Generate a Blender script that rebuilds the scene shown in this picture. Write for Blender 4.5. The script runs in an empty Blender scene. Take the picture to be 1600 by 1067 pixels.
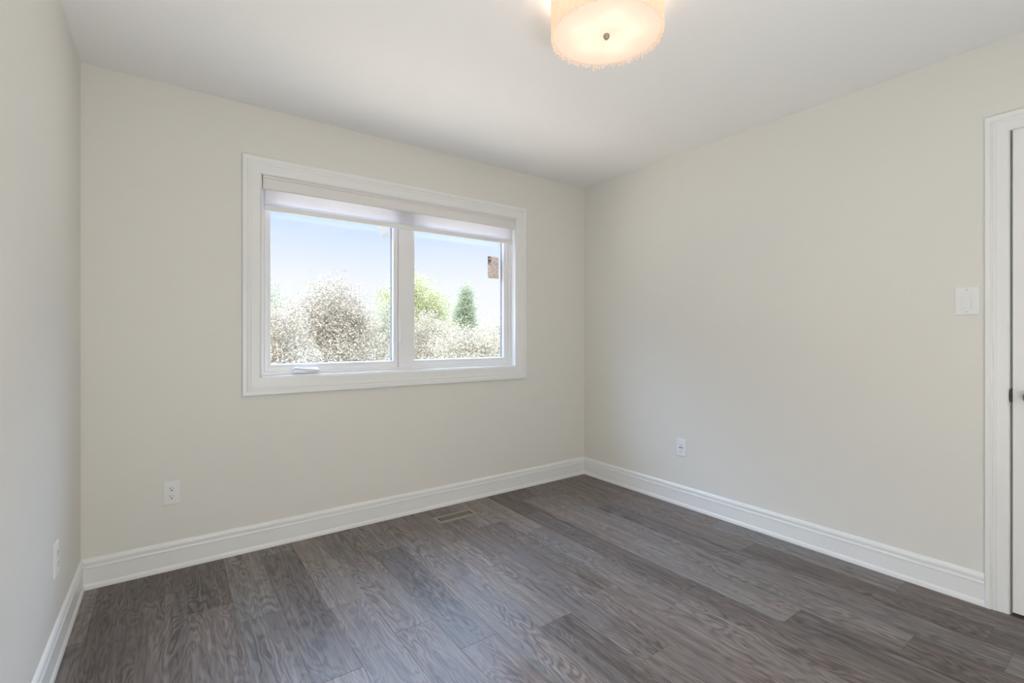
import bpy, bmesh, math, random
from mathutils import Vector, Matrix

S = bpy.context.scene
COL = S.collection

# ---------------------------------------------------------------- camera
cam = bpy.data.cameras.new('camera')
cam.sensor_width = 36.0
cam.lens = 742.6 / 1600 * 36.0
cam.shift_y = -8.15 / 1600
cam.clip_start = 0.02
cam.clip_end = 400
cam_o = bpy.data.objects.new('camera', cam)
COL.objects.link(cam_o)
cam_o.location = (-2.882, -2.947, 1.1747)
cam_o.rotation_euler = (math.radians(90), 0, math.radians(-35.745))
S.camera = cam_o

# ---------------------------------------------------------------- colour management
S.view_settings.view_transform = 'Standard'
S.view_settings.look = 'None'
S.view_settings.gamma = 1.0
S.view_settings.use_curve_mapping = False
S.view_settings.exposure = 0.0

# ---------------------------------------------------------------- sky
SKY_LOW = 1.12     # radiance of the sky near the skyline
SKY_HIGH = 18.0     # radiance of the unseen upper sky, raised to light the room
world = bpy.data.worlds.new('sky')
S.world = world
world.use_nodes = True
nt = world.node_tree
nt.nodes.clear()
wo = nt.nodes.new('ShaderNodeOutputWorld')
wb = nt.nodes.new('ShaderNodeBackground')
wt = nt.nodes.new('ShaderNodeTexCoord')
wsep = nt.nodes.new('ShaderNodeSeparateXYZ')
wr = nt.nodes.new('ShaderNodeValToRGB')
wm = nt.nodes.new('ShaderNodeMapRange')
nt.links.new(wt.outputs['Generated'], wsep.inputs[0])
nt.links.new(wsep.outputs['Z'], wr.inputs[0])
nt.links.new(wsep.outputs['Z'], wm.inputs['Value'])
wm.interpolation_type = 'SMOOTHSTEP'
wm.inputs['From Min'].default_value = 0.28
wm.inputs['From Max'].default_value = 0.60
wm.inputs['To Min'].default_value = SKY_LOW
wm.inputs['To Max'].default_value = SKY_HIGH
els = wr.color_ramp.elements
els[0].position = 0.0;  els[0].color = (0.97, 0.98, 1.0, 1)
els[1].position = 0.60; els[1].color = (0.50, 0.68, 1.0, 1)
for pos, c in ((0.10, (0.93, 0.95, 1.0, 1)), (0.17, (0.76, 0.85, 0.99, 1)),
               (0.235, (0.54, 0.70, 0.98, 1)), (0.30, (0.45, 0.62, 0.96, 1))):
    e = els.new(pos); e.color = c
nt.links.new(wr.outputs['Color'], wb.inputs['Color'])
nt.links.new(wm.outputs['Result'], wb.inputs['Strength'])
nt.links.new(wb.outputs[0], wo.inputs['Surface'])

# ---------------------------------------------------------------- sun (behind the house, on the trees)
sun = bpy.data.lights.new('sun', 'SUN')
sun.energy = 22.0
sun.angle = math.radians(0.6)
sun.color = (1.0, 0.95, 0.86)
sun_o = bpy.data.objects.new('sun', sun)
COL.objects.link(sun_o)
sun_o.rotation_euler = Vector((0.45, 0.75, -0.85)).to_track_quat('-Z', 'Y').to_euler()
sun_o.location = (0, -6, 12)

# the window as a light portal: guides sampling, adds no light
por = bpy.data.lights.new('window_portal', 'AREA')
por.shape = 'RECTANGLE'; por.size = 1.80; por.size_y = 1.20
por.cycles.is_portal = True
por_o = bpy.data.objects.new('window_portal', por)
COL.objects.link(por_o)
por_o.location = (-1.60, 0.195, 1.51)
por_o.rotation_euler = (math.radians(-90), 0, 0)

# two unseen fill lights added to brighten the room: one bare behind the camera, one aimed up at the ceiling
fl = bpy.data.lights.new('fill_light', 'POINT')
fl.energy = 44.0
fl.shadow_soft_size = 0.26
fl.color = (0.985, 0.985, 0.965)
fl_o = bpy.data.objects.new('fill_light', fl)
COL.objects.link(fl_o)
fl_o.location = (-2.25, -3.2, 0.8)
f2 = bpy.data.lights.new('fill_light', 'AREA')
f2.shape = 'DISK'; f2.size = 0.4
f2.energy = 5.5
f2.color = (0.95, 0.98, 1.0)
f2_o = bpy.data.objects.new('fill_light', f2)
COL.objects.link(f2_o)
f2_o.location = (-2.3, -2.6, 0.5)
f2_o.rotation_euler = (math.pi, 0, 0)

S.cycles.use_denoising = True
S.cycles.max_bounces = 14
S.cycles.diffuse_bounces = 8
S.cycles.transparent_max_bounces = 24
S.cycles.sample_clamp_indirect = 6.0

# ---------------------------------------------------------------- helpers
W = 3.217      # room width
D = 3.48       # room depth
H = 2.44       # ceiling height
R = random.Random(7)


def link(name, me, mat=None, parent=None):
    o = bpy.data.objects.new(name, me)
    COL.objects.link(o)
    if mat is not None:
        for m in (mat if isinstance(mat, (list, tuple)) else [mat]):
            me.materials.append(m)
    if parent is not None:
        o.parent = parent
        o.matrix_parent_inverse = Matrix.Translation(parent.location).inverted()
    return o


def obj(name, bm, mat, parent=None, smooth=False, bevel=0.0, seg=2, autosmooth=None):
    bmesh.ops.recalc_face_normals(bm, faces=bm.faces)
    me = bpy.data.meshes.new(name)
    bm.to_mesh(me); bm.free()
    o = link(name, me, mat, parent)
    if smooth:
        for p in me.polygons:
            p.use_smooth = True
    if bevel > 0:
        md = o.modifiers.new('bevel', 'BEVEL')
        md.width = bevel; md.segments = seg; md.limit_method = 'ANGLE'
        md.angle_limit = math.radians(40)
        md.harden_normals = False
    return o


def empty(name, loc):
    o = bpy.data.objects.new(name, None)
    o.empty_display_size = 0.05
    COL.objects.link(o)
    o.location = loc
    return o


def tag(o, label, cat, group=None):
    o['label'] = label; o['category'] = cat
    if group:
        o['group'] = group
    return o


def struct(o):
    o['kind'] = 'structure'
    return o


def box(bm, x0, x1, y0, y1, z0, z1):
    vs = [bm.verts.new(p) for p in ((x0, y0, z0), (x1, y0, z0), (x1, y1, z0), (x0, y1, z0),
                                    (x0, y0, z1), (x1, y0, z1), (x1, y1, z1), (x0, y1, z1))]
    for f in ((0, 3, 2, 1), (4, 5, 6, 7), (0, 1, 5, 4), (1, 2, 6, 5), (2, 3, 7, 6), (3, 0, 4, 7)):
        bm.faces.new([vs[i] for i in f])
    return vs


def strip(bm, rings, closed=True, cap=False):
    """rings: list of equal-length vertex-position lists; bridges one to the next."""
    V = [[bm.verts.new(p) for p in r] for r in rings]
    n = len(rings[0])
    for a, b in zip(V[:-1], V[1:]):
        for i in range(n if closed else n - 1):
            j = (i + 1) % n
            bm.faces.new((a[i], a[j], b[j], b[i]))
    if cap:
        bm.faces.new(V[0]); bm.faces.new(list(reversed(V[-1])))
    return V


def frame_rect(bm, u0, u1, v0, v1, prof, mp):
    """mitred frame: prof is a list of (inset from the outer edge, height); mp maps (u, v, h) to xyz."""
    rings = []
    for o, h in prof:
        rings.append([mp(u0 + o, v0 + o, h), mp(u1 - o, v0 + o, h), mp(u1 - o, v1 - o, h), mp(u0 + o, v1 - o, h)])
    strip(bm, rings)


def lathe(bm, prof, c, n=32, axis='Z'):
    rings = []
    for r, z in prof:
        ring = []
        for i in range(n):
            a = 2 * math.pi * i / n
            if axis == 'Z':
                ring.append((c[0] + r * math.cos(a), c[1] + r * math.sin(a), c[2] + z))
            elif axis == 'X':
                ring.append((c[0] + z, c[1] + r * math.cos(a), c[2] + r * math.sin(a)))
            else:
                ring.append((c[0] + r * math.cos(a), c[1] + z, c[2] + r * math.sin(a)))
        rings.append(ring)
    strip(bm, rings, cap=True)


def tube(bm, pts, r, n=8):
    rings = []
    pts = [Vector(p) for p in pts]
    up = Vector((0, 0, 1))
    for i, p in enumerate(pts):
        t = (pts[min(i + 1, len(pts) - 1)] - pts[max(i - 1, 0)]).normalized()
        a = t.cross(up if abs(t.z) < 0.9 else Vector((1, 0, 0))).normalized()
        b = t.cross(a).normalized()
        rr = r[i] if isinstance(r, (list, tuple)) else r
        rings.append([tuple(p + rr * (math.cos(2 * math.pi * k / n) * a + math.sin(2 * math.pi * k / n) * b)) for k in range(n)])
    strip(bm, rings, cap=True)


# ---------------------------------------------------------------- materials
def mat(name, color, rough=0.5, metal=0.0, spec=0.5):
    m = bpy.data.materials.new(name)
    m.use_nodes = True
    b = m.node_tree.nodes['Principled BSDF']
    b.inputs['Base Color'].default_value = (*color, 1)
    b.inputs['Roughness'].default_value = rough
    b.inputs['Metallic'].default_value = metal
    b.inputs['Specular IOR Level'].default_value = spec
    return m


def add_bump(m, scale, strength, dist=0.001, detail=4):
    t = m.node_tree; b = t.nodes['Principled BSDF']
    tc = t.nodes.new('ShaderNodeTexCoord'); n = t.nodes.new('ShaderNodeTexNoise'); bp = t.nodes.new('ShaderNodeBump')
    n.inputs['Scale'].default_value = scale; n.inputs['Detail'].default_value = detail
    bp.inputs['Strength'].default_value = strength; bp.inputs['Distance'].default_value = dist
    t.links.new(tc.outputs['Object'], n.inputs['Vector'])
    t.links.new(n.outputs['Fac'], bp.inputs['Height'])
    t.links.new(bp.outputs[0], b.inputs['Normal'])
    return m


M_wall = add_bump(mat('wall_paint', (0.744, 0.731, 0.688), 0.55, spec=0.3), 260, 0.15, 0.0006)
M_ceil = add_bump(mat('ceiling_paint', (0.87, 0.865, 0.865), 0.8, spec=0.2), 180, 0.15, 0.0008)
M_trim = mat('trim_paint', (0.815, 0.82, 0.815), 0.35, spec=0.45)
M_door = mat('door_paint', (0.83, 0.83, 0.82), 0.4, spec=0.45)
M_vinyl = mat('window_vinyl', (0.83, 0.83, 0.84), 0.35)
M_plate = mat('plate_plastic', (0.80, 0.80, 0.80), 0.35)
M_slot = mat('dark_slot', (0.03, 0.03, 0.03), 0.6)
M_spacer = mat('glass_spacer', (0.17, 0.17, 0.20), 0.5)
M_bronze_plate = mat('dark_bronze', (0.05, 0.042, 0.04), 0.45, metal=0.6)
M_nickel = mat('dark_nickel', (0.23, 0.21, 0.20), 0.32, metal=1.0)
M_steel = mat('brushed_steel', (0.55, 0.52, 0.48), 0.35, metal=1.0)
M_vent = mat('taupe_metal', (0.31, 0.27, 0.225), 0.42, metal=0.3)
M_out = mat('house_cladding', (0.55, 0.5, 0.45), 0.8)
M_sub = mat('subfloor_dark', (0.02, 0.018, 0.016), 0.9)
M_sticker = mat('paper_sticker', (0.80, 0.68, 0.60), 0.7)
M_ink = mat('maroon_ink', (0.16, 0.05, 0.05), 0.6)
M_grass = mat('lawn', (0.13, 0.14, 0.11), 0.9)
M_bark = mat('bark', (0.16, 0.12, 0.10), 0.9)

# mottled print of the paper sticker
t = M_sticker.node_tree
n = t.nodes.new('ShaderNodeTexNoise'); n.inputs['Scale'].default_value = 60; n.inputs['Detail'].default_value = 5
cr = t.nodes.new('ShaderNodeValToRGB'); tc = t.nodes.new('ShaderNodeTexCoord')
cr.color_ramp.elements[0].position = 0.35; cr.color_ramp.elements[0].color = (0.55, 0.43, 0.36, 1)
cr.color_ramp.elements[1].position = 0.65; cr.color_ramp.elements[1].color = (0.86, 0.78, 0.70, 1)
t.links.new(tc.outputs['Object'], n.inputs['Vector']); t.links.new(n.outputs['Fac'], cr.inputs[0])
t.links.new(cr.outputs[0], t.nodes['Principled BSDF'].inputs['Base Color'])
pt = t.nodes.new('ShaderNodeBsdfTranslucent'); px = t.nodes.new('ShaderNodeMixShader'); px.inputs[0].default_value = 0.34
t.links.new(cr.outputs[0], pt.inputs['Color']); t.links.new(t.nodes['Principled BSDF'].outputs[0], px.inputs[1]); t.links.new(pt.outputs[0], px.inputs[2])
t.links.new(px.outputs[0], t.nodes['Material Output'].inputs['Surface'])


def translucent(name, color, mix, rough=0.6, emis=None, es=0.0, bump=None):
    m = bpy.data.materials.new(name); m.use_nodes = True
    t = m.node_tree; b = t.nodes['Principled BSDF']; out = t.nodes['Material Output']
    b.inputs['Base Color'].default_value = (*color, 1); b.inputs['Roughness'].default_value = rough
    if emis:
        b.inputs['Emission Color'].default_value = (*emis, 1); b.inputs['Emission Strength'].default_value = es
    tr = t.nodes.new('ShaderNodeBsdfTranslucent'); tr.inputs['Color'].default_value = (*color, 1)
    mx = t.nodes.new('ShaderNodeMixShader'); mx.inputs[0].default_value = mix
    t.links.new(b.outputs[0], mx.inputs[1]); t.links.new(tr.outputs[0], mx.inputs[2]); t.links.new(mx.outputs[0], out.inputs['Surface'])
    return m


M_paper = translucent('white_paper', (0.82, 0.79, 0.77), 0.30)
M_blind = translucent('blind_fabric', (0.84, 0.83, 0.86), 0.60)
M_valance = mat('valance_fabric', (0.76, 0.745, 0.73), 0.75, spec=0.2)
add_bump(M_valance, 700, 0.25, 0.0005)

# glass: clear, with the mirror reflection of real panes
M_glass = bpy.data.materials.new('window_glass'); M_glass.use_nodes = True
t = M_glass.node_tree; t.nodes.clear()
o_ = t.nodes.new('ShaderNodeOutputMaterial'); tr = t.nodes.new('ShaderNodeBsdfTransparent'); gl = t.nodes.new('ShaderNodeBsdfGlossy')
fw = t.nodes.new('ShaderNodeLayerWeight'); fw.inputs['Blend'].default_value = 0.5
fp = t.nodes.new('ShaderNodeMath'); fp.operation = 'POWER'; fp.inputs[1].default_value = 5.0
fr = t.nodes.new('ShaderNodeMath'); fr.operation = 'MULTIPLY_ADD'; fr.inputs[1].default_value = 0.97; fr.inputs[2].default_value = 0.03
mx = t.nodes.new('ShaderNodeMixShader')
t.links.new(fw.outputs['Facing'], fp.inputs[0]); t.links.new(fp.outputs[0], fr.inputs[0])
gl.inputs['Roughness'].default_value = 0.0
tr.inputs['Color'].default_value = (0.993, 0.996, 0.995, 1)
t.links.new(fr.outputs[0], mx.inputs[0]); t.links.new(tr.outputs[0], mx.inputs[1]); t.links.new(gl.outputs[0], mx.inputs[2])
t.links.new(mx.outputs[0], o_.inputs['Surface'])


def floor_material():
    m = bpy.data.materials.new('grey_oak_planks'); m.use_nodes = True
    t = m.node_tree; b = t.nodes['Principled BSDF']; L = t.links.new
    N = lambda k: t.nodes.new('ShaderNode' + k)

    def math_(op, a, c=None):
        x = N('Math'); x.operation = op
        for i, v in enumerate((a, c)):
            if v is None: continue
            if isinstance(v, (int, float)): x.inputs[i].default_value = v
            else: L(v, x.inputs[i])
        return x.outputs[0]
    tc = N('TexCoord'); at = N('Attribute'); at.attribute_name = 'plank'
    sep = N('SeparateColor'); L(at.outputs['Color'], sep.inputs[0])
    tone, rx, ry = sep.outputs[0], sep.outputs[1], sep.outputs[2]
    xyz = N('SeparateXYZ'); L(tc.outputs['Object'], xyz.inputs[0])
    x = math_('ADD', xyz.outputs[0], math_('MULTIPLY', rx, 13.0))
    y = math_('ADD', xyz.outputs[1], math_('MULTIPLY', ry, 29.0))

    def vec(sx, sy, z=0.0):
        c = N('CombineXYZ'); L(math_('MULTIPLY', x, sx), c.inputs[0]); L(math_('MULTIPLY', y, sy), c.inputs[1]); c.inputs[2].default_value = z
        return c.outputs[0]

    def noise(v, s=1.0, d=4, r=0.6, dist=0.0):
        q = N('TexNoise'); q.inputs['Scale'].default_value = s; q.inputs['Detail'].default_value = d
        q.inputs['Roughness'].default_value = r; q.inputs['Distortion'].default_value = dist
        L(v, q.inputs['Vector']); return q.outputs['Fac']
    # cathedral figure: contour lines of a slow field stretched along the board
    field = noise(vec(6.0, 1.3, 3.1), 1.0, 3, 0.55, 0.35)
    jag = noise(vec(45.0, 16.0, 1.7), 1.0, 3, 0.6)
    ph = math_('ADD', math_('MULTIPLY', field, 125.0), math_('MULTIPLY', jag, 4.5))
    rings = math_('ADD', math_('MULTIPLY', math_('SINE', ph), 0.5), 0.5)
    rings = math_('POWER', rings, 1.7)
    fine = noise(vec(190.0, 9.0, 0.3), 1.0, 4, 0.65)
    pores = noise(vec(420.0, 14.0, 5.0), 1.0, 2, 0.5)
    blot = noise(vec(9.0, 1.6, 9.0), 1.0, 4, 0.6)
    streak = noise(vec(32.0, 1.2, 7.0), 1.0, 4, 0.6)
    # how strongly the figure shows varies over the floor
    figw = N('MapRange'); figw.inputs['From Min'].default_value = 0.35; figw.inputs['From Max'].default_value = 0.68
    L(blot, figw.inputs['Value'])
    v = math_('MULTIPLY', tone, 0.40)
    v = math_('ADD', v, math_('MULTIPLY', math_('SUBTRACT', fine, 0.5), 1.15))
    v = math_('ADD', v, math_('MULTIPLY', math_('SUBTRACT', streak, 0.5), 0.9))
    v = math_('ADD', v, math_('MULTIPLY', math_('SUBTRACT', blot, 0.5), 0.55))
    v = math_('SUBTRACT', v, math_('MULTIPLY', math_('MULTIPLY', rings, figw.outputs[0]), 0.52))
    pm = N('MapRange'); pm.inputs['From Min'].default_value = 0.62; pm.inputs['From Max'].default_value = 0.75
    L(pores, pm.inputs['Value'])
    v = math_('SUBTRACT', v, math_('MULTIPLY', pm.outputs[0], 0.14))
    v = math_('ADD', v, 0.405)
    ramp = N('ValToRGB'); L(v, ramp.inputs[0])
    e = ramp.color_ramp.elements
    e[0].position = 0.0; e[0].color = (0.050, 0.038, 0.034, 1)
    e[1].position = 1.0; e[1].color = (0.31, 0.270, 0.245, 1)
    for p_, c in ((0.3, (0.108, 0.086, 0.077, 1)), (0.55, (0.168, 0.140, 0.127, 1)), (0.78, (0.232, 0.198, 0.181, 1))):
        k = e.new(p_); k.color = c
    hue = N('HueSaturation'); L(ramp.outputs[0], hue.inputs['Color'])
    L(math_('ADD', math_('MULTIPLY', ry, 0.35), 0.70), hue.inputs['Saturation'])
    drift = N('ValToRGB'); L(noise(vec(5.0, 1.1, 15.0), 1.0, 3, 0.55), drift.inputs[0])
    d_ = drift.color_ramp.elements
    d_[0].position = 0.36; d_[0].color = (1.0, 0.925, 0.875, 1); d_[1].position = 0.64; d_[1].color = (0.90, 0.935, 0.955, 1)
    mul = N('MixRGB'); mul.blend_type = 'MULTIPLY'; mul.inputs[0].default_value = 1.0
    L(hue.outputs[0], mul.inputs[1]); L(drift.outputs[0], mul.inputs[2])
    L(mul.outputs[0], b.inputs['Base Color'])
    rr = math_('ADD', math_('MULTIPLY', fine, 0.16), 0.33)
    L(rr, b.inputs['Roughness'])
    b.inputs['Specular IOR Level'].default_value = 0.42
    bp = N('Bump'); bp.inputs['Strength'].default_value = 0.35; bp.inputs['Distance'].default_value = 0.0012
    hgt = math_('ADD', math_('MULTIPLY', fine, 0.8), math_('MULTIPLY', pm.outputs[0], -0.5))
    hgt = math_('SUBTRACT', hgt, math_('MULTIPLY', rings, 0.15))
    L(hgt, bp.inputs['Height']); L(bp.outputs[0], b.inputs['Normal'])
    return m


M_floor = floor_material()

# ---------------------------------------------------------------- floor
JOINTS = {-2.820: [-0.52], -2.655: [-0.715], -2.325: [-0.825], -2.160: [-1.150], -1.995: [-1.387], -1.830: [-0.915],
          -1.665: [-1.453, -0.56], -1.335: [-1.400], -1.005: [-1.636], -0.510: [-1.03, -2.36], -0.675: [-2.355],
          -0.345: [-2.527], -0.525: [-1.64]}


def build_floor():
    bm = bmesh.new()
    lay = bm.loops.layers.float_color.new('plank')
    rr = random.Random(21)
    pw = 0.165
    x = -2.655 - 4 * pw
    cols = []
    while x < 0.18:
        cols.append(round(x, 3)); x += pw
    g = 0.0002
    for cx in cols:
        known = []
        for k, v in JOINTS.items():
            if abs(k - cx) < 0.02:
                known = sorted(v)
        L = 1.22
        if not known:
            known = [-rr.uniform(0.3, 1.5)]
        j = set(known)
        y = known[-1] + L * rr.uniform(0.75, 1.0)
        while y < 0.0:
            j.add(y); y += L * rr.uniform(0.75, 1)
        y = known[0] - L * rr.uniform(0.7, 1.0)
        while y > -D - 0.2:
            j.add(y); y -= L * rr.uniform(0.7, 1.0)
        ys = [-D - 0.2] + sorted(j) + [0.02]
        for y0, y1 in zip(ys[:-1], ys[1:]):
            a0, a1, b0, b1 = cx + g, cx + pw - g, y0 + g, y1 - g
            c = (rr.random(), rr.random(), rr.random(), 1)
            rim = 0.0009
            lo = [bm.verts.new(p) for p in ((a0, b0, -0.0007), (a1, b0, -0.0007), (a1, b1, -0.0007), (a0, b1, -0.0007))]
            hi = [bm.verts.new(p) for p in ((a0 + rim, b0 + rim, 0), (a1 - rim, b0 + rim, 0), (a1 - rim, b1 - rim, 0), (a0 + rim, b1 - rim, 0))]
            fs = [bm.faces.new(hi)]
            for i in range(4):
                k = (i + 1) % 4
                fs.append(bm.faces.new((lo[i], lo[k], hi[k], hi[i])))
            for f in fs:
                for l in f.loops:
                    l[lay] = c
    sub = box(bm, -W - 0.2, 0.95, -D - 0.25, 0.05, -0.12, -0.0007)
    bm.faces.ensure_lookup_table()
    for f in bm.faces[-6:]:
        f.material_index = 1
    bmesh.ops.recalc_face_normals(bm, faces=bm.faces)
    me = bpy.data.meshes.new('floor'); bm.to_mesh(me); bm.free()
    return struct(link('floor', me, [M_floor, M_sub]))


build_floor()

# ---------------------------------------------------------------- walls and ceiling
WX0, WX1, WZ0, WZ1 = -2.473, -0.727, 0.948, 2.076        # window opening
T = 0.19
DY0, DY1, DZ = -3.3135, -2.5495, 2.052                    # door opening
b = bmesh.new()
box(b, -W - T, WX0, 0, T, -0.12, H + 0.2); box(b, WX1, T, 0, T, -0.12, H + 0.2)
box(b, WX0, WX1, 0, T, -0.12, WZ0); box(b, WX0, WX1, 0, T, WZ1, H + 0.2)
struct(obj('wall_front', b, M_wall))
b = bmesh.new(); box(b, -W - T, -W, -D - T, 0, -0.0, H); struct(obj('wall_left', b, M_wall))
b = bmesh.new()
box(b, 0, 0.13, DY1, 0, 0, H); box(b, 0, 0.13, -D - T, DY0, 0, H); box(b, 0, 0.13, DY0, DY1, DZ, H)
struct(obj('wall_right', b, M_wall))
b = bmesh.new(); box(b, -W, 0, -D - T, -D, 0, H); struct(obj('wall_back', b, M_wall))
b = bmesh.new(); box(b, 0.80, 0.93, -D - T, -1.6, 0, H); box(b, 0.13, 0.80, -1.73, -1.6, 0, H); box(b, 0.13, 0.80, -D - T, -D, 0, H)
struct(obj('wall_light_block', b, M_wall))  # unseen walls added behind the door to block outside light
b = bmesh.new(); box(b, -W - T, 0.95, -D - T, 0, H, H + 0.2); struct(obj('ceiling', b, M_ceil))

# ---------------------------------------------------------------- baseboards
# profile: (distance from the wall, height)
BB = [(0.0, 0.0), (0.0165, 0.0), (0.0165, 0.008), (0.0150, 0.017), (0.0120, 0.023), (0.0105, 0.026), (0.0105, 0.094), (0.0120, 0.0955), (0.0122, 0.102),
      (0.0095, 0.109), (0.0045, 0.1115), (0.0015, 0.1168), (0.0110, 0.1190), (0.0108, 0.126), (0.0075, 0.135), (0.0035, 0.1405), (0.0, 0.142)]


def baseboard(name, pos, a, b_, mit_a, mit_b):
    """pos(s, d, z); mit: +1 shortens the run by d at that end (inside corner mitre)."""
    bm = bmesh.new()
    strip(bm, [[pos(a + mit_a * d, d, z) for d, z in BB], [pos(b_ - mit_b * d, d, z) for d, z in BB]], cap=True)
    return struct(obj(name, bm, M_trim))


baseboard('baseboard_front', lambda s, d, z: (s, -d, z), -W, 0.0, 1, 1)
baseboard('baseboard_right', lambda s, d, z: (-d, s, z), -2.4725, 0.0, 0, 1)
baseboard('baseboard_left', lambda s, d, z: (-W + d, s, z), -D, 0.0, 1, 1)
baseboard('baseboard_back', lambda s, d, z: (s, -D + d, z), -W, 0.0, 1, 1)
baseboard('baseboard_closet', lambda s, d, z: (-d, s, z), -D, -3.3915, 1, 0)

# ---------------------------------------------------------------- casings (trim)
def casing_prof(w):
    q = [(0, 0), (0, .0175), (.03, .020), (.20, .020), (.245, .0185), (.27, .0145), (.31, .0135), (.345, .0155), (.40, .0160), (.44, .0150),
         (.48, .0125), (.52, .0120), (.90, .0105), (.96, .0085), (.985, .005), (1, 0)]
    return [(o * w, h) for o, h in q]


b = bmesh.new()
# window casing is mitred all round; the foot is slightly wider than the other three sides
rings = []
for (o, h), (o2, _) in zip(casing_prof(0.0905), casing_prof(0.098)):
    rings.append([(-2.5645 + o, -h, 0.850 + o2), (-0.6355 - o, -h, 0.850 + o2), (-0.6355 - o, -h, 2.1655 - o), (-2.5645 + o, -h, 2.1655 - o)])
strip(b, rings)
struct(obj('trim_1', b, M_trim))

b = bmesh.new()
cy0, cy1, cz = -3.391, -2.472, 2.119
rings = []
for o, h in casing_prof(0.0755):
    rings.append([(-h, cy1 - o, 0.001), (-h, cy1 - o, cz - o), (-h, cy0 + o, cz - o), (-h, cy0 + o, 0.001)])
strip(b, rings, closed=False)
V0 = [r[0] for r in rings]; V1 = [r[3] for r in rings]
b.faces.new([b.verts.new(p) for p in V0]); b.faces.new([b.verts.new(p) for p in reversed(V1)])
struct(obj('trim_2', b, M_trim))
# door jamb with its stop
b = bmesh.new()
for y0, y1 in ((DY1 - 0.0005, DY1 + 0.012), (DY0 - 0.012, DY0 + 0.0005)):
    box(b, 0.0, 0.13, y0, y1, 0, DZ + 0.012)
box(b, 0.0, 0.13, DY0, DY1, DZ - 0.0005, DZ + 0.012)
box(b, 0.042, 0.08, DY1 - 0.012, DY1, 0, DZ); box(b, 0.042, 0.08, DY0, DY0 + 0.012, 0, DZ); box(b, 0.042, 0.08, DY0, DY1, DZ - 0.012, DZ)
struct(obj('trim_3', b, M_trim))

# ---------------------------------------------------------------- door
def build_door():
    y0, y1, z0, z1 = DY0 + 0.003, DY1 - 0.0042, 0.011, DZ - 0.0035
    x0, x1 = 0.003, 0.038
    bm = bmesh.new()
    ys = [y0, y0 + 0.115, y1 - 0.115, y1]
    zs = [z0, z0 + 0.24, 0.90, 1.06, z1 - 0.12, z1]
    # front face: rails and stiles round two recessed raised-field panels
    def quad(a, c, d, e, x=x0):
        bm.faces.new([bm.verts.new(p) for p in ((x, a, d), (x, c, d), (x, c, e), (x, a, e))])
    for i in range(3):
        for k in range(5):
            if i == 1 and k in (1, 3):
                rings = []
                for o, dx in ((0, 0), (0.006, 0.006), (0.016, 0.009), (0.026, 0.007), (0.055, 0.001), (0.06, 0.001)):
                    a, c, d, e = ys[1] + o, ys[2] - o, zs[k] + o, zs[k + 1] - o
                    rings.append([(x0 + dx, a, d), (x0 + dx, c, d), (x0 + dx, c, e), (x0 + dx, a, e)])
                V = strip(bm, rings)
                bm.faces.new(V[-1])
            else:
                quad(ys[i], ys[i + 1], zs[k], zs[k + 1])
    for pts in (((x0, y0, z0), (x1, y0, z0), (x1, y0, z1), (x0, y0, z1)), ((x0, y1, z0), (x1, y1, z0), (x1, y1, z1), (x0, y1, z1)),
                ((x0, y0, z0), (x0, y1, z0), (x1, y1, z0), (x1, y0, z0)), ((x0, y0, z1), (x0, y1, z1), (x1, y1, z1), (x1, y0, z1)),
                ((x1, y0, z0), (x1, y1, z0), (x1, y1, z1), (x1, y0, z1))):
        bm.faces.new([bm.verts.new(p) for p in pts])
    bmesh.ops.remove_doubles(bm, verts=bm.verts, dist=1e-5)
    d = struct(obj('door_1', bm, M_door))
    ky, kz = -2.6155, 0.925
    k = bmesh.new()
    lathe(k, [(0.0, 0.003), (0.026, 0.003), (0.026, -0.001), (0.023, -0.006), (0.013, -0.009), (0.010, -0.014), (0.010, -0.030), (0.016, -0.036),
              (0.0245, -0.046), (0.0265, -0.056), (0.024, -0.066), (0.015, -0.072), (0.0, -0.073)], (0, ky, kz), 28, 'X')
    obj('door_knob', k, M_nickel, d, smooth=True)
    lp = bmesh.new()
    box(lp, 0.006, 0.032, y1 - 0.0005, y1 + 0.0012, kz - 0.028, kz + 0.028)
    obj('latch_plate', lp, M_bronze_plate, d)
    for hz in (0.25, 1.05, 1.82):
        hb = bmesh.new()
        lathe(hb, [(0.0, -0.045), (0.007, -0.045), (0.007, 0.045), (0.0, 0.045)], (-0.006, y0 - 0.002, hz), 12)
        obj('hinge', hb, M_nickel, d)
    # strike plate on the jamb, its lip curving out over the casing edge
    s = bmesh.new()
    box(s, -0.003, 0.03, DY1 - 0.0022, DY1 - 0.0003, kz - 0.030, kz + 0.030)
    ring0, ring1 = [], []
    for i in range(13):
        a = math.pi * i / 12
        zz = kz - 0.028 * math.cos(a); out = 0.0042 * math.sin(a) ** 0.7
        ring0.append((-0.0145, DY1 + out, zz)); ring1.append((-0.0125, DY1 + out, zz))
    ring0 += [(-0.0145, DY1 - 0.0025, kz + 0.028), (-0.0145, DY1 - 0.0025, kz - 0.028)]
    ring1 += [(-0.0125, DY1 - 0.0025, kz + 0.028), (-0.0125, DY1 - 0.0025, kz - 0.028)]
    strip(s, [ring0, ring1], cap=True)
    box(s, -0.0140, 0.0, DY1 - 0.0025, DY1 + 0.0005, kz - 0.028, kz + 0.028)
    obj('strike_plate', s, M_bronze_plate, d)


build_door()

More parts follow.
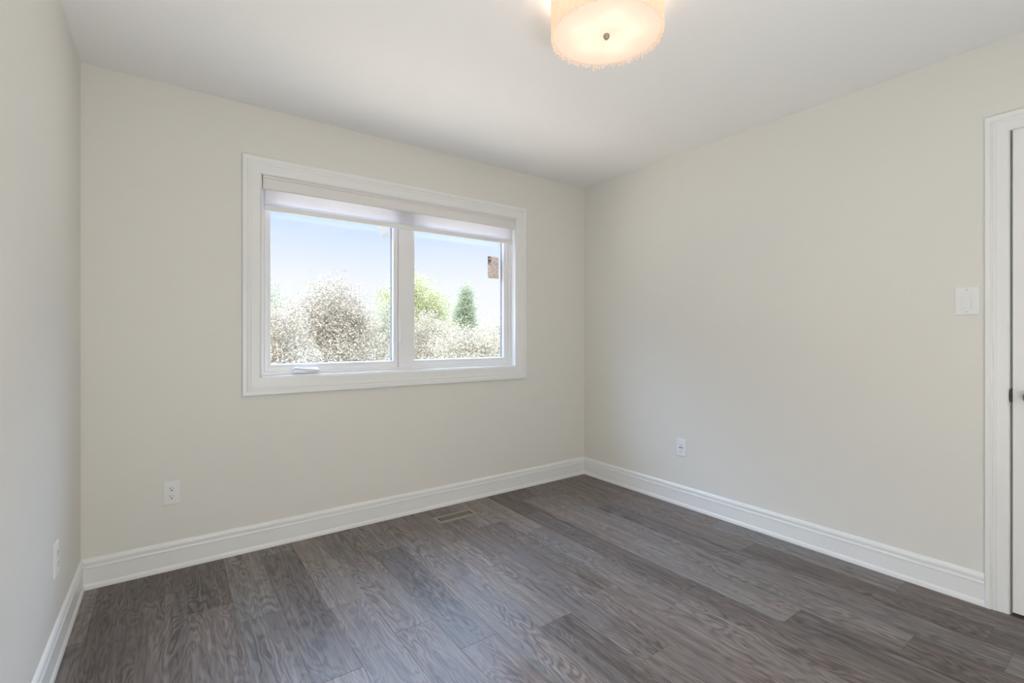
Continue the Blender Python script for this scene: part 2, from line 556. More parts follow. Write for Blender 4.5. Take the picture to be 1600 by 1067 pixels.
# ---------------------------------------------------------------- window
def build_window():
    bm = bmesh.new()
    yf, yb = 0.058, 0.125
    # jamb liner
    for (a, c, d, e) in ((WX0 - 0.001, WX0 + 0.004, WZ0, WZ1), (WX1 - 0.004, WX1 + 0.001, WZ0, WZ1)):
        box(bm, a, c, -0.004, yf + 0.02, d, e)
    box(bm, WX0, WX1, -0.004, yf + 0.02, WZ1 - 0.004, WZ1 + 0.001)
    box(bm, WX0, WX1, -0.004, yf + 0.02, WZ0 - 0.001, WZ0 + 0.003)
    w = struct(obj('window_1', bm, M_trim))
    # vinyl main frame, with the mullion
    bm = bmesh.new()
    m = lambda u, v, h: (u, yb - h, v)
    frame_rect(bm, WX0 + 0.004, WX1 - 0.004, WZ0 + 0.003, WZ1 - 0.004,
               [(0, 0), (0, yb - yf), (0.020, yb - yf), (0.0225, yb - yf - 0.003), (0.0225, 0), (0, 0)], m)
    o = obj('window_frame', bm, M_vinyl, w)
    bm = bmesh.new(); box(bm, -1.649, -1.546, yf - 0.006, yb, WZ0 + 0.018, WZ1 - 0.02)
    obj('mullion', bm, M_vinyl, w, bevel=0.004)
    # operable left sash and fixed right sash
    zb, zt = WZ0 + 0.0255, WZ1 - 0.0265
    gz0, gz1 = 1.014, 2.010
    def sash(x0, x1, gx0, gx1, y_face):
        bm = bmesh.new()
        rings = []
        for f, h in ((0, 0), (0, 0.0), (0.0, y_face), (0.55, y_face), (0.58, y_face + 0.003), (0.62, y_face + 0.003), (0.90, y_face + 0.004), (0.96, y_face + 0.007), (1.0, y_face + 0.012), (1.0, 0.090)):
            a, c = x0 + f * (gx0 - x0), x1 + f * (gx1 - x1)
            d, e = zb + f * (gz0 - zb), zt + f * (gz1 - zt)
            y = h if h else yb - 0.0045
            rings.append([(a, y, d), (c, y, d), (c, y, e), (a, y, e)])
        rings = rings[1:]
        a, c, d, e = gx0, gx1, gz0, gz1
        rings.append([(a, 0.1185, d), (c, 0.1185, d), (c, 0.1185, e), (a, 0.1185, e)])
        rings.append([(a - .012, yb - .0045, d - .012), (c + .012, yb - .0045, d - .012), (c + .012, yb - .0045, e + .012), (a - .012, yb - .0045, e + .012)])
        rings.append(rings[0])
        strip(bm, rings)
        bmesh.ops.remove_doubles(bm, verts=bm.verts, dist=1e-6)
        s = obj('sash', bm, M_vinyl, w)
        g = bmesh.new(); box(g, gx0 - 0.004, gx1 + 0.004, 0.0905, 0.0935, gz0 - 0.004, gz1 + 0.004)
        box(g, gx0 - 0.004, gx1 + 0.004, 0.1160, 0.1185, gz0 - 0.004, gz1 + 0.004)
        obj('glass_pane', g, M_glass, s)
        sp = bmesh.new()
        frame_rect(sp, gx0 - 0.004, gx1 + 0.004, gz0 - 0.004, gz1 + 0.004, [(0, 0.0937), (0.0055, 0.0937), (0.0055, 0.1158), (0, 0.1158)], lambda u, v, h: (u, h, v))
        obj('glass_spacer', sp, M_spacer, s)
        return s
    sash(WX0 + 0.0275, -1.652, -2.4135, -1.681, 0.063)
    sash(-1.543, WX1 - 0.0275, -1.528, -0.789, 0.067)
    # folding crank at the foot of the left sash
    bm = bmesh.new()
    box(bm, -2.304, -2.160, 0.030, 0.0585, 0.962, 0.990)
    obj('crank_housing', bm, M_vinyl, w, bevel=0.008, seg=3)
    bm = bmesh.new()
    tube(bm, [(-2.298, 0.022, 0.985), (-2.294, 0.010, 0.989), (-2.275, 0.004, 0.986), (-2.235, 0.002, 0.980), (-2.195, 0.002, 0.976), (-2.172, 0.004, 0.975), (-2.163, 0.006, 0.975)],
         [0.007, 0.0085, 0.0080, 0.0095, 0.0105, 0.0100, 0.005], 12)
    obj('crank_handle', bm, M_vinyl, w, smooth=True)
    # lock lever on the mullion
    bm = bmesh.new()
    box(bm, -1.6475, -1.630, 0.0475, 0.0525, 1.085, 1.245)
    obj('lock_plate', bm, M_vinyl, w, bevel=0.002)
    bm = bmesh.new()
    tube(bm, [(-1.640, 0.047, 1.135), (-1.641, 0.036, 1.142), (-1.642, 0.031, 1.170), (-1.641, 0.034, 1.215), (-1.641, 0.040, 1.262), (-1.641, 0.043, 1.285)],
         [0.0045, 0.0055, 0.0055, 0.005, 0.004, 0.0025], 8)
    obj('lock_lever', bm, M_vinyl, w, smooth=True)
    return w


build_window()

# ---------------------------------------------------------------- roller blind
def build_blind():
    r = empty('roller_blind', (-1.600, 0.02, 1.88))
    tag(r, 'white fabric roller blind, nearly fully raised, inside the top of the window', 'blind')
    x0, x1 = -2.4600, -0.7365
    bm = bmesh.new()
    prof = [(0.002, 2.0715), (-0.0005, 2.068), (-0.0005, 2.0585), (0.0050, 2.0575), (0.0050, 2.0545), (-0.0005, 2.0535), (-0.0005, 2.002), (0.003, 1.9965),
            (0.010, 1.9955), (0.012, 1.998), (0.012, 2.0715)]
    strip(bm, [[(x0, y, z) for y, z in prof], [(x1, y, z) for y, z in prof]], cap=True)
    obj('valance', bm, M_valance, r)
    for a in (x0 - 0.0035, x1 + 0.0005):
        bm = bmesh.new(); box(bm, a, a + 0.003, 0.001, 0.054, 1.9975, 2.0705)
        obj('end_cap', bm, M_plate, r)
    bm = bmesh.new(); lathe(bm, [(0.0, x0 + 0.004), (0.0195, x0 + 0.004), (0.0195, x1 - 0.004), (0.0, x1 - 0.004)], (0, 0.034, 2.034), 24, 'X')
    obj('roller_tube', bm, M_blind, r, smooth=False)
    # hanging cloth, fed from the front of the roll
    bm = bmesh.new()
    xa, xb = x0 + 0.010, x1 - 0.012
    ypr = [(0.0146, 2.034), (0.0147, 1.99), (0.0148, 1.93), (0.0150, 1.910)]
    strip(bm, [[(xa, y, z) for y, z in ypr] + [(xa, y + 0.0007, z) for y, z in reversed(ypr)],
               [(xb, y, z) for y, z in ypr] + [(xb, y + 0.0007, z) for y, z in reversed(ypr)]], cap=True)
    obj('cloth', bm, M_blind, r)
    bm = bmesh.new()
    q = [(0.0122, 1.9205), (0.0142, 1.9225), (0.0162, 1.9205), (0.0162, 1.908), (0.0122, 1.908)]
    strip(bm, [[(xa - 0.0005, y, z) for y, z in q], [(xb + 0.0005, y, z) for y, z in q]], cap=True)
    obj('hem', bm, translucent('blind_hem', (0.92, 0.92, 0.94), 0.85), r)
    bm = bmesh.new()
    q = [(0.0125, 1.9085), (0.0165, 1.9090), (0.0200, 1.9080), (0.0212, 1.902), (0.0205, 1.884), (0.0180, 1.8795), (0.0115, 1.8800), (0.0085, 1.884), (0.0080, 1.903), (0.0095, 1.9075)]
    strip(bm, [[(xa - 0.001, y, z) for y, z in q], [(xb + 0.001, y, z) for y, z in q]], cap=True)
    obj('bottom_bar', bm, mat('blind_bar', (0.80, 0.80, 0.79), 0.45), r)
    # beaded loop and its tensioner, by the left jamb
    bm = bmesh.new()
    for yy in (0.018, 0.036):
        z = 1.997
        while z > 1.185:
            bmesh.ops.create_icosphere(bm, subdivisions=1, radius=0.0021, matrix=Matrix.Translation((-2.4638, yy, z)))
            z -= 0.0062
        tube(bm, [(-2.4638, yy, 1.997), (-2.4638, yy, 1.185)], 0.0008, 5)
    obj('bead_chain', bm, M_plate, r, smooth=True)
    bm = bmesh.new()
    box(bm, -2.4688, -2.4585, 0.010, 0.044, 1.128, 1.215)
    obj('chain_tensioner', bm, M_plate, r, bevel=0.004, seg=3)


build_blind()

# ---------------------------------------------------------------- stickers on the glass
r = empty('window_sticker', (-0.86, 0.1165, 1.622))
tag(r, 'pinkish printed paper sticker on the right window pane beside the frame', 'sticker')
bm = bmesh.new(); box(bm, -0.9045, -0.804, 0.1186, 0.1192, 1.6215, 1.789)
obj('paper', bm, M_sticker, r)
bm = bmesh.new()     # dark stamped marks down its left edge
y0, y1 = 0.1180, 0.1186
for a, c, d, e in ((-0.9035, -0.876, 1.776, 1.787), (-0.9035, -0.894, 1.764, 1.776), (-0.880, -0.874, 1.756, 1.776), (-0.9035, -0.880, 1.757, 1.765),
                   (-0.898, -0.878, 1.752, 1.757), (-0.901, -0.892, 1.736, 1.752), (-0.884, -0.877, 1.736, 1.752), (-0.901, -0.877, 1.744, 1.750), (-0.902, -0.880, 1.729, 1.732)):
    box(bm, a, c, y0, y1, d, e)
obj('printed_mark', bm, M_ink, r)
bm = bmesh.new()
pts = [(-1.772, 1.915), (-1.772, 1.893), (-1.757, 1.884), (-1.748, 1.868), (-1.744, 1.838), (-1.735, 1.833), (-1.712, 1.836), (-1.690, 1.832), (-1.690, 1.915)]
strip(bm, [[(x, 0.1186, z) for x, z in pts], [(x, 0.1192, z) for x, z in pts]], cap=True)
tag(obj('window_sticker', bm, M_paper), 'torn whitish sticker in the top corner of the left pane below the blind', 'sticker')

# ---------------------------------------------------------------- wall plates
def plate_mesh(w, h, th):
    """a plate facing +z in its own frame, later turned onto its wall"""
    bm = bmesh.new()
    rings = []
    for o, z in ((0, 0), (0, th * 0.45), (0.002, th * 0.85), (0.005, th)):
        rings.append([(-w / 2 + o, -h / 2 + o, z), (w / 2 - o, -h / 2 + o, z), (w / 2 - o, h / 2 - o, z), (-w / 2 + o, h / 2 - o, z)])
    strip(bm, rings, cap=True)
    return bm


def disc(bm, x, y, z0, z1, r, n=14, sx=1.0):
    rings = [[(x + sx * r * math.cos(2 * math.pi * i / n), y + r * math.sin(2 * math.pi * i / n), z) for i in range(n)] for z in (z0, z1)]
    strip(bm, rings, cap=True)


def wall_frame(wall, pos):
    """matrix taking (x along the wall, y up, z out of the wall) to the room"""
    if wall == 'front':
        m = Matrix(((1, 0, 0), (0, 0, -1), (0, 1, 0)))
    elif wall == 'right':
        m = Matrix(((0, 0, -1), (-1, 0, 0), (0, 1, 0)))
    else:
        m = Matrix(((0, 0, 1), (1, 0, 0), (0, 1, 0)))
    return Matrix.Translation(pos) @ m.to_4x4()


def outlet(wall, pos, label, style='duplex', w=0.072, h=0.119):
    r = empty('wall_outlet', pos)
    r.matrix_world = wall_frame(wall, pos)
    tag(r, label, 'outlet')
    def part(name, bm, m, **k):
        o = obj(name, bm, m, **k); o.parent = r; return o
    part('cover_plate', plate_mesh(w, h, 0.0055), M_plate)
    def sub(par, name, bm, m, **k):
        o = obj(name, bm, m, **k); o.parent = par
    def slots(par, cy, zt, hy, gr):
        for x0, x1, lo in ((-0.0074, -0.0052, 0.0), (0.0052, 0.0070, 0.001)):
            bm = bmesh.new(); box(bm, x0, x1, cy + lo, cy + hy, 0.0070, zt); sub(par, 'slot', bm, M_slot)
        bm = bmesh.new(); disc(bm, 0, cy - 0.0065, 0.0070, zt, gr); sub(par, 'slot', bm, M_slot)
    if style == 'duplex':
        for s in (-1, 1):
            bm = bmesh.new()
            cy = 0.0195 * s
            pts = []
            for i in range(24):
                a = 2 * math.pi * i / 24
                pts.append((0.0172 * max(-0.93, min(0.93, 1.12 * math.cos(a))), cy + 0.0145 * max(-0.95, min(0.95, 1.12 * math.sin(a)))))
            strip(bm, [[(x, y, 0.004) for x, y in pts], [(x, y, 0.0070) for x, y in pts], [(x * 0.95, cy + (y - cy) * 0.95, 0.0076) for x, y in pts]], cap=True)
            so = part('socket', bm, M_plate)
            slots(so, cy, 0.0079, 0.009, 0.0032)
        sc = bmesh.new(); disc(sc, 0, 0, 0.005, 0.0064, 0.0034); part('screw', sc, M_plate)
    else:
        bm = bmesh.new()
        rings = []
        for o, z in ((0, 0.004), (0, 0.0068), (0.0012, 0.0075)):
            rings.append([(-0.0168 + o, -0.0335 + o, z), (0.0168 - o, -0.0335 + o, z), (0.0168 - o, 0.0335 - o, z), (-0.0168 + o, 0.0335 - o, z)])
        strip(bm, rings, cap=True)
        so = part('socket', bm, M_plate)
        for cy in (0.0195, -0.0235):
            slots(so, cy, 0.00785, 0.006, 0.0024)
        for x in (-0.0078, 0.0078):
            bt = bmesh.new(); box(bt, x - 0.0042, x + 0.0042, -0.0048, 0.0048, 0.0070, 0.0086)
            sub(so, 'button', bt, M_slot, bevel=0.001)
        for y in (0.049, -0.049):
            sc = bmesh.new(); disc(sc, 0, y, 0.005, 0.0060, 0.003); part('screw', sc, M_plate)
    return r


outlet('front', (-2.8745, 0, 0.386), 'white duplex outlet on the window wall, below and left of the window')
outlet('right', (0, -0.957, 0.4035), 'white outlet with two dark buttons low on the right wall', 'rectangular', 0.076, 0.120)
outlet('left', (-W, -0.598, 0.3735), 'white outlet plate seen edge-on, low on the left wall near the corner')

r = empty('light_switch', (0, -2.4125, 1.3325))
r.matrix_world = wall_frame('right', (0, -2.4125, 1.3325))
tag(r, 'white rocker light switch on the right wall beside the door casing', 'switch')
for nm, bm in (('cover_plate', plate_mesh(0.081, 0.127, 0.006)),):
    o = obj(nm, bm, M_plate); o.parent = r
bm = bmesh.new()
frame_rect(bm, -0.0185, 0.0185, -0.0355, 0.0355, [(0, 0.004), (0, 0.0072), (0.0018, 0.0072), (0.0018, 0.003)], lambda u, v, hh: (u, v, hh))
o = obj('bezel', bm, M_plate); o.parent = r
bm = bmesh.new()
strip(bm, [[(-0.0158, -0.033, 0.003), (0.0158, -0.033, 0.003), (0.0158, 0.033, 0.003), (-0.0158, 0.033, 0.003)],
           [(-0.0158, -0.033, 0.0125), (0.0158, -0.033, 0.0125), (0.0158, 0.033, 0.0072), (-0.0158, 0.033, 0.0072)],
           [(-0.0150, -0.032, 0.0132), (0.0150, -0.032, 0.0132), (0.0150, 0.032, 0.0078), (-0.0150, 0.032, 0.0078)]], cap=True)
o = obj('rocker', bm, M_plate); o.parent = r
for s in (-1, 1):
    bm = bmesh.new(); disc(bm, 0, 0.0485 * s, 0.005, 0.0066, 0.0028)
    o = obj('screw', bm, M_steel); o.parent = r

# ---------------------------------------------------------------- floor vent
def build_vent():
    x0, x1, y0, y1 = -1.512, -1.226, -0.270, -0.156
    r = empty('floor_vent', ((x0 + x1) / 2, (y0 + y1) / 2, 0.0))
    tag(r, 'taupe metal floor vent with lattice grille under the window wall baseboard', 'vent')
    bm = bmesh.new()
    frame_rect(bm, x0, x1, y0, y1, [(0, 0.0002), (0.004, 0.0035), (0.008, 0.0045), (0.024, 0.0045), (0.026, 0.002), (0.026, 0.0002), (0, 0.0002)], lambda u, v, h: (u, v, h))
    obj('frame', bm, M_vent, r)
    a, c, d, e = x0 + 0.026, x1 - 0.026, y0 + 0.026, y1 - 0.026
    bm = bmesh.new(); box(bm, a, c, d, e, 0.0002, 0.0007)
    obj('duct_opening', bm, M_sub, r)
    bm = bmesh.new()
    ga, gc = a + 0.012, c - 0.012
    for i in range(4):       # long rails
        yy = d + 0.003 + (e - d - 0.006) * i / 3
        box(bm, ga, gc, yy - 0.0018, yy + 0.0018, 0.0010, 0.0040)
    n = 16
    for row in range(3):
        ya, yb = d + 0.003 + (e - d - 0.006) * row / 3, d + 0.003 + (e - d - 0.006) * (row + 1) / 3
        for i in range(n + 1):
            xx = ga + (gc - ga) * i / n
            lean = 0.006 * (1 if row % 2 else -1)
            p = [(xx - 0.0017, ya), (xx + 0.0017, ya), (min(gc, xx + 0.0017 + lean), yb), (max(ga, xx - 0.0017 + lean), yb)]
            strip(bm, [[(u, v, 0.0010) for u, v in p], [(u, v, 0.0037) for u, v in p]], cap=True)
    for xx in (ga, gc):
        box(bm, xx - 0.001, xx + 0.001, d, e, 0.0010, 0.0038)
    obj('grille', bm, M_vent, r)
    bm = bmesh.new()
    box(bm, a + 0.002, a + 0.007, d + 0.012, d + 0.018, 0.0007, 0.006)
    obj('damper_lever', bm, M_vent, r)


build_vent()

# ---------------------------------------------------------------- ceiling lamp
def build_lamp():
    cx, cy = -1.612, -1.762
    zb, zt, rad = 2.252, 2.391, 0.196
    r = empty('ceiling_lamp', (cx, cy, H))
    tag(r, 'lit round drum ceiling lamp with beaded shade and frosted bottom diffuser', 'lamp')
    M_diff = translucent('lamp_diffuser', (0.56, 0.53, 0.49), 0.6, 0.5, (1.0, 0.82, 0.69), 0.84)
    M_shade = translucent('lamp_shade_lining', (0.70, 0.60, 0.50), 0.5, 0.7, (1.0, 0.72, 0.57), 0.66)
    M_bead = translucent('lamp_beads', (0.85, 0.75, 0.66), 0.4, 0.15, (1.0, 0.72, 0.53), 0.40)
    M_bulb = mat('lamp_bulb', (1, 0.95, 0.85), 0.3)
    bb = M_bulb.node_tree.nodes['Principled BSDF']
    bb.inputs['Emission Color'].default_value = (1.0, 0.80, 0.56, 1); bb.inputs['Emission Strength'].default_value = 6.0
    bm = bmesh.new(); lathe(bm, [(0, 0), (0.075, 0), (0.075, -0.006), (0.070, -0.018), (0.012, -0.022), (0.008, -0.03), (0.006, -0.195), (0.0, -0.196)], (cx, cy, H), 32)
    obj('canopy', bm, M_steel, r, smooth=False)
    bm = bmesh.new()
    n = 72
    ri = rad - 0.006
    strip(bm, [[(cx + q * math.cos(2 * math.pi * i / n), cy + q * math.sin(2 * math.pi * i / n), z) for i in range(n)]
               for q, z in ((ri, zb + 0.004), (ri, zt), (ri - 0.002, zt), (ri - 0.002, zb + 0.004), (ri, zb + 0.004))])
    obj('lamp_shade', bm, M_shade, r, smooth=False)
    bm = bmesh.new()
    lathe(bm, [(0.0, zb + 0.004), (0.10, zb + 0.004), (ri - 0.003, zb + 0.005), (ri - 0.003, zb + 0.008), (0.10, zb + 0.007), (0.0, zb + 0.007)], (cx, cy, 0), 64)
    obj('diffuser', bm, M_diff, r, smooth=False)
    # spider carrying the shade and the lamp holders
    bm = bmesh.new()
    for i in range(4):
        a = math.pi / 4 + i * math.pi / 2
        tube(bm, [(cx, cy, zt - 0.004), (cx + (ri - 0.001) * math.cos(a), cy + (ri - 0.001) * math.sin(a), zt - 0.004)], 0.0022, 6)
    obj('spider', bm, M_steel, r)
    # ring of bead strings, uneven at the hem
    bm = bmesh.new()
    rb = random.Random(5)
    ns = 190
    for i in range(ns):
        a = 2 * math.pi * (i + rb.uniform(-0.2, 0.2)) / ns
        q = rad + rb.uniform(-0.0012, 0.0015)
        z = zt - rb.uniform(0, 0.006)
        end = zb - rb.choice((-0.002, 0.0, 0.002, 0.004, 0.007))
        while z > end:
            h = rb.uniform(0.008, 0.015)
            w = rb.uniform(0.0018, 0.0030)
            px, py = cx + q * math.cos(a), cy + q * math.sin(a)
            tv = [bm.verts.new((px, py, z)), bm.verts.new((px, py, z - h))]
            ring = [bm.verts.new((px + w * math.cos(a + k * math.pi / 2.5 + 0.3), py + w * math.sin(a + k * math.pi / 2.5 + 0.3), z - h * 0.5)) for k in range(5)]
            for k in range(5):
                bm.faces.new((tv[0], ring[k], ring[(k + 1) % 5])); bm.faces.new((tv[1], ring[(k + 1) % 5], ring[k]))
            z -= h * 1.02
    bo = obj('bead_strings', bm, M_bead, r)
    bo['kind'] = 'stuff'
    bm = bmesh.new()
    lathe(bm, [(0.0, 0.010), (0.0095, 0.010), (0.0115, 0.006), (0.0115, 0.000), (0.008, -0.006), (0.004, -0.009), (0.0, -0.010)], (cx, cy, zb - 0.005), 20)
    obj('finial', bm, mat('finial_metal', (0.38, 0.34, 0.30), 0.4, metal=0.6), r, smooth=True)
    # the light the lamp throws up through its open top
    dl = bpy.data.lights.new('top_light', 'AREA'); dl.shape = 'DISK'; dl.size = 0.24; dl.energy = 1.25; dl.color = (1.0, 0.87, 0.70)
    dlo = bpy.data.objects.new('top_light', dl); COL.objects.link(dlo)
    dlo.location = (cx, cy, zb + 0.075); dlo.rotation_euler = (math.pi, 0, 0)
    dlo.parent = r; dlo.matrix_parent_inverse = Matrix.Translation(r.location).inverted()
    for k in range(5):
        a = math.radians(20 + 72 * k)
        px, py = cx + 0.092 * math.cos(a), cy + 0.092 * math.sin(a)
        bm = bmesh.new()
        lathe(bm, [(0.0, 0.0), (0.007, 0.003), (0.0105, 0.012), (0.010, 0.022), (0.007, 0.032), (0.0065, 0.055), (0.0, 0.056)], (px, py, zb + 0.064), 14)
        bu = obj('bulb', bm, M_bulb, r, smooth=True)
        l = bpy.data.lights.new('bulb_light', 'POINT'); l.energy = 0.30; l.color = (1.0, 0.89, 0.77); l.shadow_soft_size = 0.02
        lo = bpy.data.objects.new('bulb_light', l); COL.objects.link(lo)
        lo.location = (px, py, zb + 0.058); lo.parent = r; lo.matrix_parent_inverse = Matrix.Translation(r.location).inverted()


build_lamp()

# ---------------------------------------------------------------- outdoors
GZ = -2.9
b = bmesh.new(); box(b, -60, 140, 0.6, 160, GZ - 0.3, GZ); struct(obj('ground', b, M_grass))
b = bmesh.new(); box(b, -14, 12, 0.6, 7.4, GZ, GZ + 0.04); struct(obj('ground_reflector', b, mat('tan_reflector', (0.52, 0.38, 0.24), 0.85)))  # unseen tan slab added to bounce sunlight up through the window


def leaf_material(name, cols, tr=0.4):
    m = bpy.data.materials.new(name); m.use_nodes = True
    t = m.node_tree; bs = t.nodes['Principled BSDF']; out = t.nodes['Material Output']
    at = t.nodes.new('ShaderNodeAttribute'); at.attribute_name = 'leaf'
    rp = t.nodes.new('ShaderNodeValToRGB')
    e = rp.color_ramp.elements
    e[0].position = 0; e[0].color = (*cols[0], 1); e[1].position = 1; e[1].color = (*cols[-1], 1)
    for i, c in enumerate(cols[1:-1]):
        k = e.new((i + 1) / (len(cols) - 1)); k.color = (*c, 1)
    t.links.new(at.outputs['Fac'], rp.inputs[0])
    dk = t.nodes.new("ShaderNodeHueSaturation"); dk.inputs["Value"].default_value = 0.33; t.links.new(rp.outputs[0], dk.inputs["Color"]); rp = dk
    t.links.new(rp.outputs[0], bs.inputs['Base Color']); bs.inputs['Roughness'].default_value = 0.6
    trn = t.nodes.new('ShaderNodeBsdfTranslucent'); t.links.new(rp.outputs[0], trn.inputs['Color'])
    mx = t.nodes.new('ShaderNodeMixShader'); mx.inputs[0].default_value = tr
    t.links.new(bs.outputs[0], mx.inputs[1]); t.links.new(trn.outputs[0], mx.inputs[2]); t.links.new(mx.outputs[0], out.inputs['Surface'])
    return m


M_bronze = leaf_material('bronze_leaves', [(0.36, 0.28, 0.20), (0.64, 0.51, 0.37), (0.74, 0.64, 0.44), (0.90, 0.79, 0.60)])
M_grey = leaf_material('grey_green_leaves', [(0.36, 0.33, 0.22), (0.60, 0.56, 0.38), (0.72, 0.68, 0.45), (0.88, 0.83, 0.61)])
M_lime = leaf_material('lime_leaves', [(0.28, 0.30, 0.08), (0.58, 0.60, 0.20), (0.76, 0.76, 0.30), (0.90, 0.88, 0.45)])
M_green = leaf_material('green_leaves', [(0.24, 0.31, 0.16), (0.46, 0.54, 0.29), (0.66, 0.70, 0.42)])
M_pale = leaf_material('pale_leaves', [(0.50, 0.42, 0.28), (0.76, 0.66, 0.46), (0.92, 0.82, 0.60)])


def tree(name, base, blobs, n, leaf, m_leaf, label, cat, seed, trunk=0.12, group=None, spiky=0.0):
    """blobs: (dx, dy, z, rx, ry, rz) crown lobes; base: trunk foot."""
    rr = random.Random(seed)
    r = empty(name, base)
    tag(r, label, cat, group)
    bm = bmesh.new()
    lay = bm.faces.layers.float.new('leaf')
    n = int(n * 3.8); leaf *= 0.85
    vol = [q[3] * q[5] for q in blobs]
    tot = sum(vol)
    for q, v in zip(blobs, vol):
        c = Vector((base[0] + q[0], base[1] + q[1], q[2]))
        twigs = max(6, int(n * v / tot / 22))
        for _ in range(twigs):
            d = Vector((rr.gauss(0, 1), rr.gauss(0, 1), rr.gauss(0, 1))).normalized()
            s = rr.random() ** 0.42 * (1 + spiky * max(0, rr.gauss(-0.25, 0.45)))
            p = c + Vector((d.x * q[3], d.y * q[4], d.z * q[5])) * s
            tone = min(1, max(0, rr.gauss(0.5, 0.2)))
            sp = rr.uniform(1.6, 3.4) * leaf
            ax = Vector((rr.gauss(0, 1), rr.gauss(0, 1), rr.gauss(0.5, 1))).normalized()
            for _k in range(22):
                o = p + ax * rr.gauss(0, sp * 0.95) + Vector((rr.gauss(0, sp * .6), rr.gauss(0, sp * .6), rr.gauss(0, sp * .6)))
                a = Vector((rr.gauss(0, 1), rr.gauss(0, 1), rr.gauss(0, 1))).normalized()
                b2 = a.orthogonal().normalized()
                b2 = Matrix.Rotation(rr.uniform(0, 6.28), 3, a) @ b2
                l = leaf * rr.uniform(0.6, 1.25); w = l * 0.42
                f = bm.faces.new([bm.verts.new(o - a * l * .5), bm.verts.new(o + b2 * w * .5), bm.verts.new(o + a * l * .5), bm.verts.new(o - b2 * w * .5)])
                f[lay] = min(1, max(0, tone + rr.gauss(0, 0.2)))
    me = bpy.data.meshes.new('foliage'); bm.to_mesh(me); bm.free()
    link('foliage', me, m_leaf, r)
    bm = bmesh.new()
    top = max(q[2] for q in blobs)
    b0 = Vector(base)
    tube(bm, [b0 - Vector((0, 0, .05)), b0 + Vector((0.03, 0, 0.4 * (top - base[2]))), Vector((base[0], base[1], top))], [trunk, trunk * .75, trunk * .2], 8)
    for q in blobs:
        s = Vector((base[0], base[1], base[2] + 0.45 * (q[2] - base[2])))
        e = Vector((base[0] + q[0], base[1] + q[1], q[2]))
        tube(bm, [s, s.lerp(e, .5) + Vector((0, 0, .15)), e], [trunk * .6, trunk * .4, trunk * .12], 6)
    obj('trunk', bm, M_bark, r)
    return r


# the big bronze tree filling the left pane
tree('bronze_tree', (1.75, 14.0, GZ), [(0.0, 0, 2.15, 0.95, 1.0, 1.0), (-0.75, 0.2, 1.75, 0.85, 0.9, 0.75), (0.75, 0.1, 1.6, 0.7, 0.8, 0.75), (0.1, -0.3, 0.7, 1.7, 1.2, 1.2), (0.3, 0, -0.9, 1.8, 1.2, 1.1)],
     17000, 0.085, M_bronze, 'large bronze-leaved tree with a domed crown, filling the left window pane', 'tree', 1, 0.16, spiky=0.25)
tree('bronze_tree', (-0.55, 11.6, GZ), [(0.0, 0, 1.3, 0.95, 0.9, 0.85), (-0.5, 0.2, 1.0, 0.8, 0.8, 0.85), (0.2, -0.2, 0.0, 1.2, 0.9, 1.0), (0.1, 0, -1.2, 1.2, 0.9, 0.9)],
     11000, 0.08, M_bronze, 'lower tan-bronze tree at the left edge of the left window pane', 'tree', 2, 0.12, spiky=0.2)
tree('bronze_tree', (5.57, 19.5, GZ), [(0.0, 0, 1.6, 1.1, 0.8, 1.3), (-0.2, 0, 0.3, 1.25, 0.8, 1.35), (0.1, 0, -1.2, 1.35, 0.9, 1.3)],
     9000, 0.08, M_grey, 'grey-green tree right of the big bronze tree, behind the window mullion', 'tree', 3, 0.12, spiky=0.25)
tree('shrub', (0.43, 8.6, GZ), [(0.0, 0, -0.25, 1.1, 0.7, 0.8), (0.68, 0, -0.42, 0.95, 0.7, 0.77), (0.2, 0, -1.6, 1.2, .7, 0.9)],
     7000, 0.07, M_grey, 'grey-green shrub low in the left pane, in front of the big bronze tree', 'shrub', 4, 0.06)
tree('green_tree', (1.95, 30.0, GZ), [(0.0, 0, 2.9, 0.9, 1.2, 1.4), (-1.4, 0, 2.2, 1.3, 1.2, 1.6), (-0.3, 0, 0.6, 1.6, 1.4, 1.8)],
     5000, 0.15, M_green, 'distant green tree peeking over the bronze foliage at far left', 'tree', 5, 0.2)
tree('lime_tree', (10.3, 26.0, GZ), [(-0.1, 0, 3.9, 1.15, 1.3, 1.35), (1.15, 0, 3.2, 1.05, 1.2, 1.1), (-1.5, 0, 3.0, 1.4, 1.3, 1.4), (0.4, 0, 1.6, 2.2, 1.6, 1.6), (0.2, 0, -0.5, 2.0, 1.5, 1.5)],
     12000, 0.13, M_lime, 'yellow-green leafy tree at the left of the right window pane', 'tree', 6, 0.22)
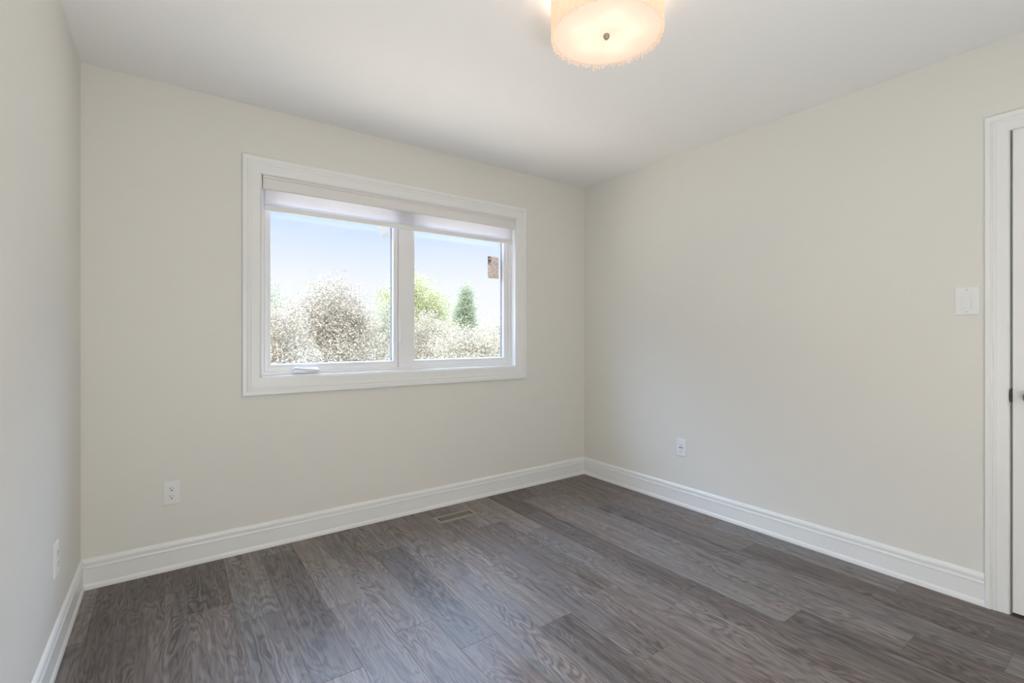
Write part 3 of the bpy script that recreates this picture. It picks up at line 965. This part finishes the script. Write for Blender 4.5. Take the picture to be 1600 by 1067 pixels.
tree('columnar_tree', (17.4, 32.0, GZ), [(0.1, 0, 4.5, 0.42, .6, 1.05), (0.0, 0, 3.3, 0.72, .8, 1.3), (0.1, 0, 1.8, 0.9, .9, 1.4), (-0.6, 0, 2.5, 0.5, .6, 1.0)],
     7500, 0.13, M_green, 'narrow upright green tree standing alone in the right window pane', 'tree', 7, 0.18)
tree('bronze_tree', (6.18, 16.0, GZ), [(-0.24, 0, 1.26, 1.07, 1.0, 1.13), (0.95, 0.1, 0.85, 0.95, 1.0, 1.13), (0.1, 0, -0.2, 1.66, 1.1, 1.3), (0.2, 0, -1.5, 1.75, 1.1, 1.1)],
     11000, 0.08, M_bronze, 'pinkish bronze tree under the yellow-green tree in the right pane', 'tree', 8, 0.14, spiky=0.2)
tree('bronze_tree', (5.35, 11.0, GZ), [(0.0, 0, 0.92, 0.88, .75, 0.6), (-0.5, 0, 0.4, 1.03, .8, 0.8), (0.7, 0, 0.72, 0.72, 0.75, 0.72), (0.15, 0, -0.7, 1.35, .85, 0.9), (0.1, 0, -1.7, 1.2, .8, .9)],
     9000, 0.085, M_pale, 'pale bronze tree low at the right of the right pane', 'tree', 9, 0.13, spiky=0.25)
tree('shrub', (3.83, 8.4, GZ), [(0.0, 0, -0.14, 1.12, .7, 0.78), (0.86, 0, -0.3, 0.95, .7, 0.73), (0.3, 0, -1.5, 1.2, .7, 0.9)],
     7000, 0.07, M_grey, 'grey-green shrub low in the right pane, in front of the pinkish bronze tree', 'shrub', 10, 0.06)
tree('pale_green_tree', (11.6, 18.2, GZ), [(0.0, 0, 0.9, 0.9, .9, 1.35), (0.3, 0, -0.8, 1.2, .9, 1.4)],
     4000, 0.11, M_pale, 'pale yellow-green tree at the right edge of the right pane', 'tree', 11, 0.12, spiky=0.3)
for k, (dx, hh, lab) in enumerate(((28.5, 3.2, 'far hazy tree just right of the lime tree'), (34.0, 3.4, 'far hazy tree right of the narrow upright tree'),
                                   (39.5, 3.6, 'far hazy tree on the skyline at the right pane edge'))):
    tree('distant_tree', (dx + 4.2 * k, 60.0 + 7 * k, GZ), [(0, 0, hh - 1.7, 3.4, 2.5, 2.0), (1.5, 0, hh - 2.6, 3.2, 2.5, 2.2), (-1.8, 0, hh - 2.4, 3.0, 2.5, 2.2)],
         2600, 0.35, M_pale, lab, 'tree', 30 + k, 0.3)
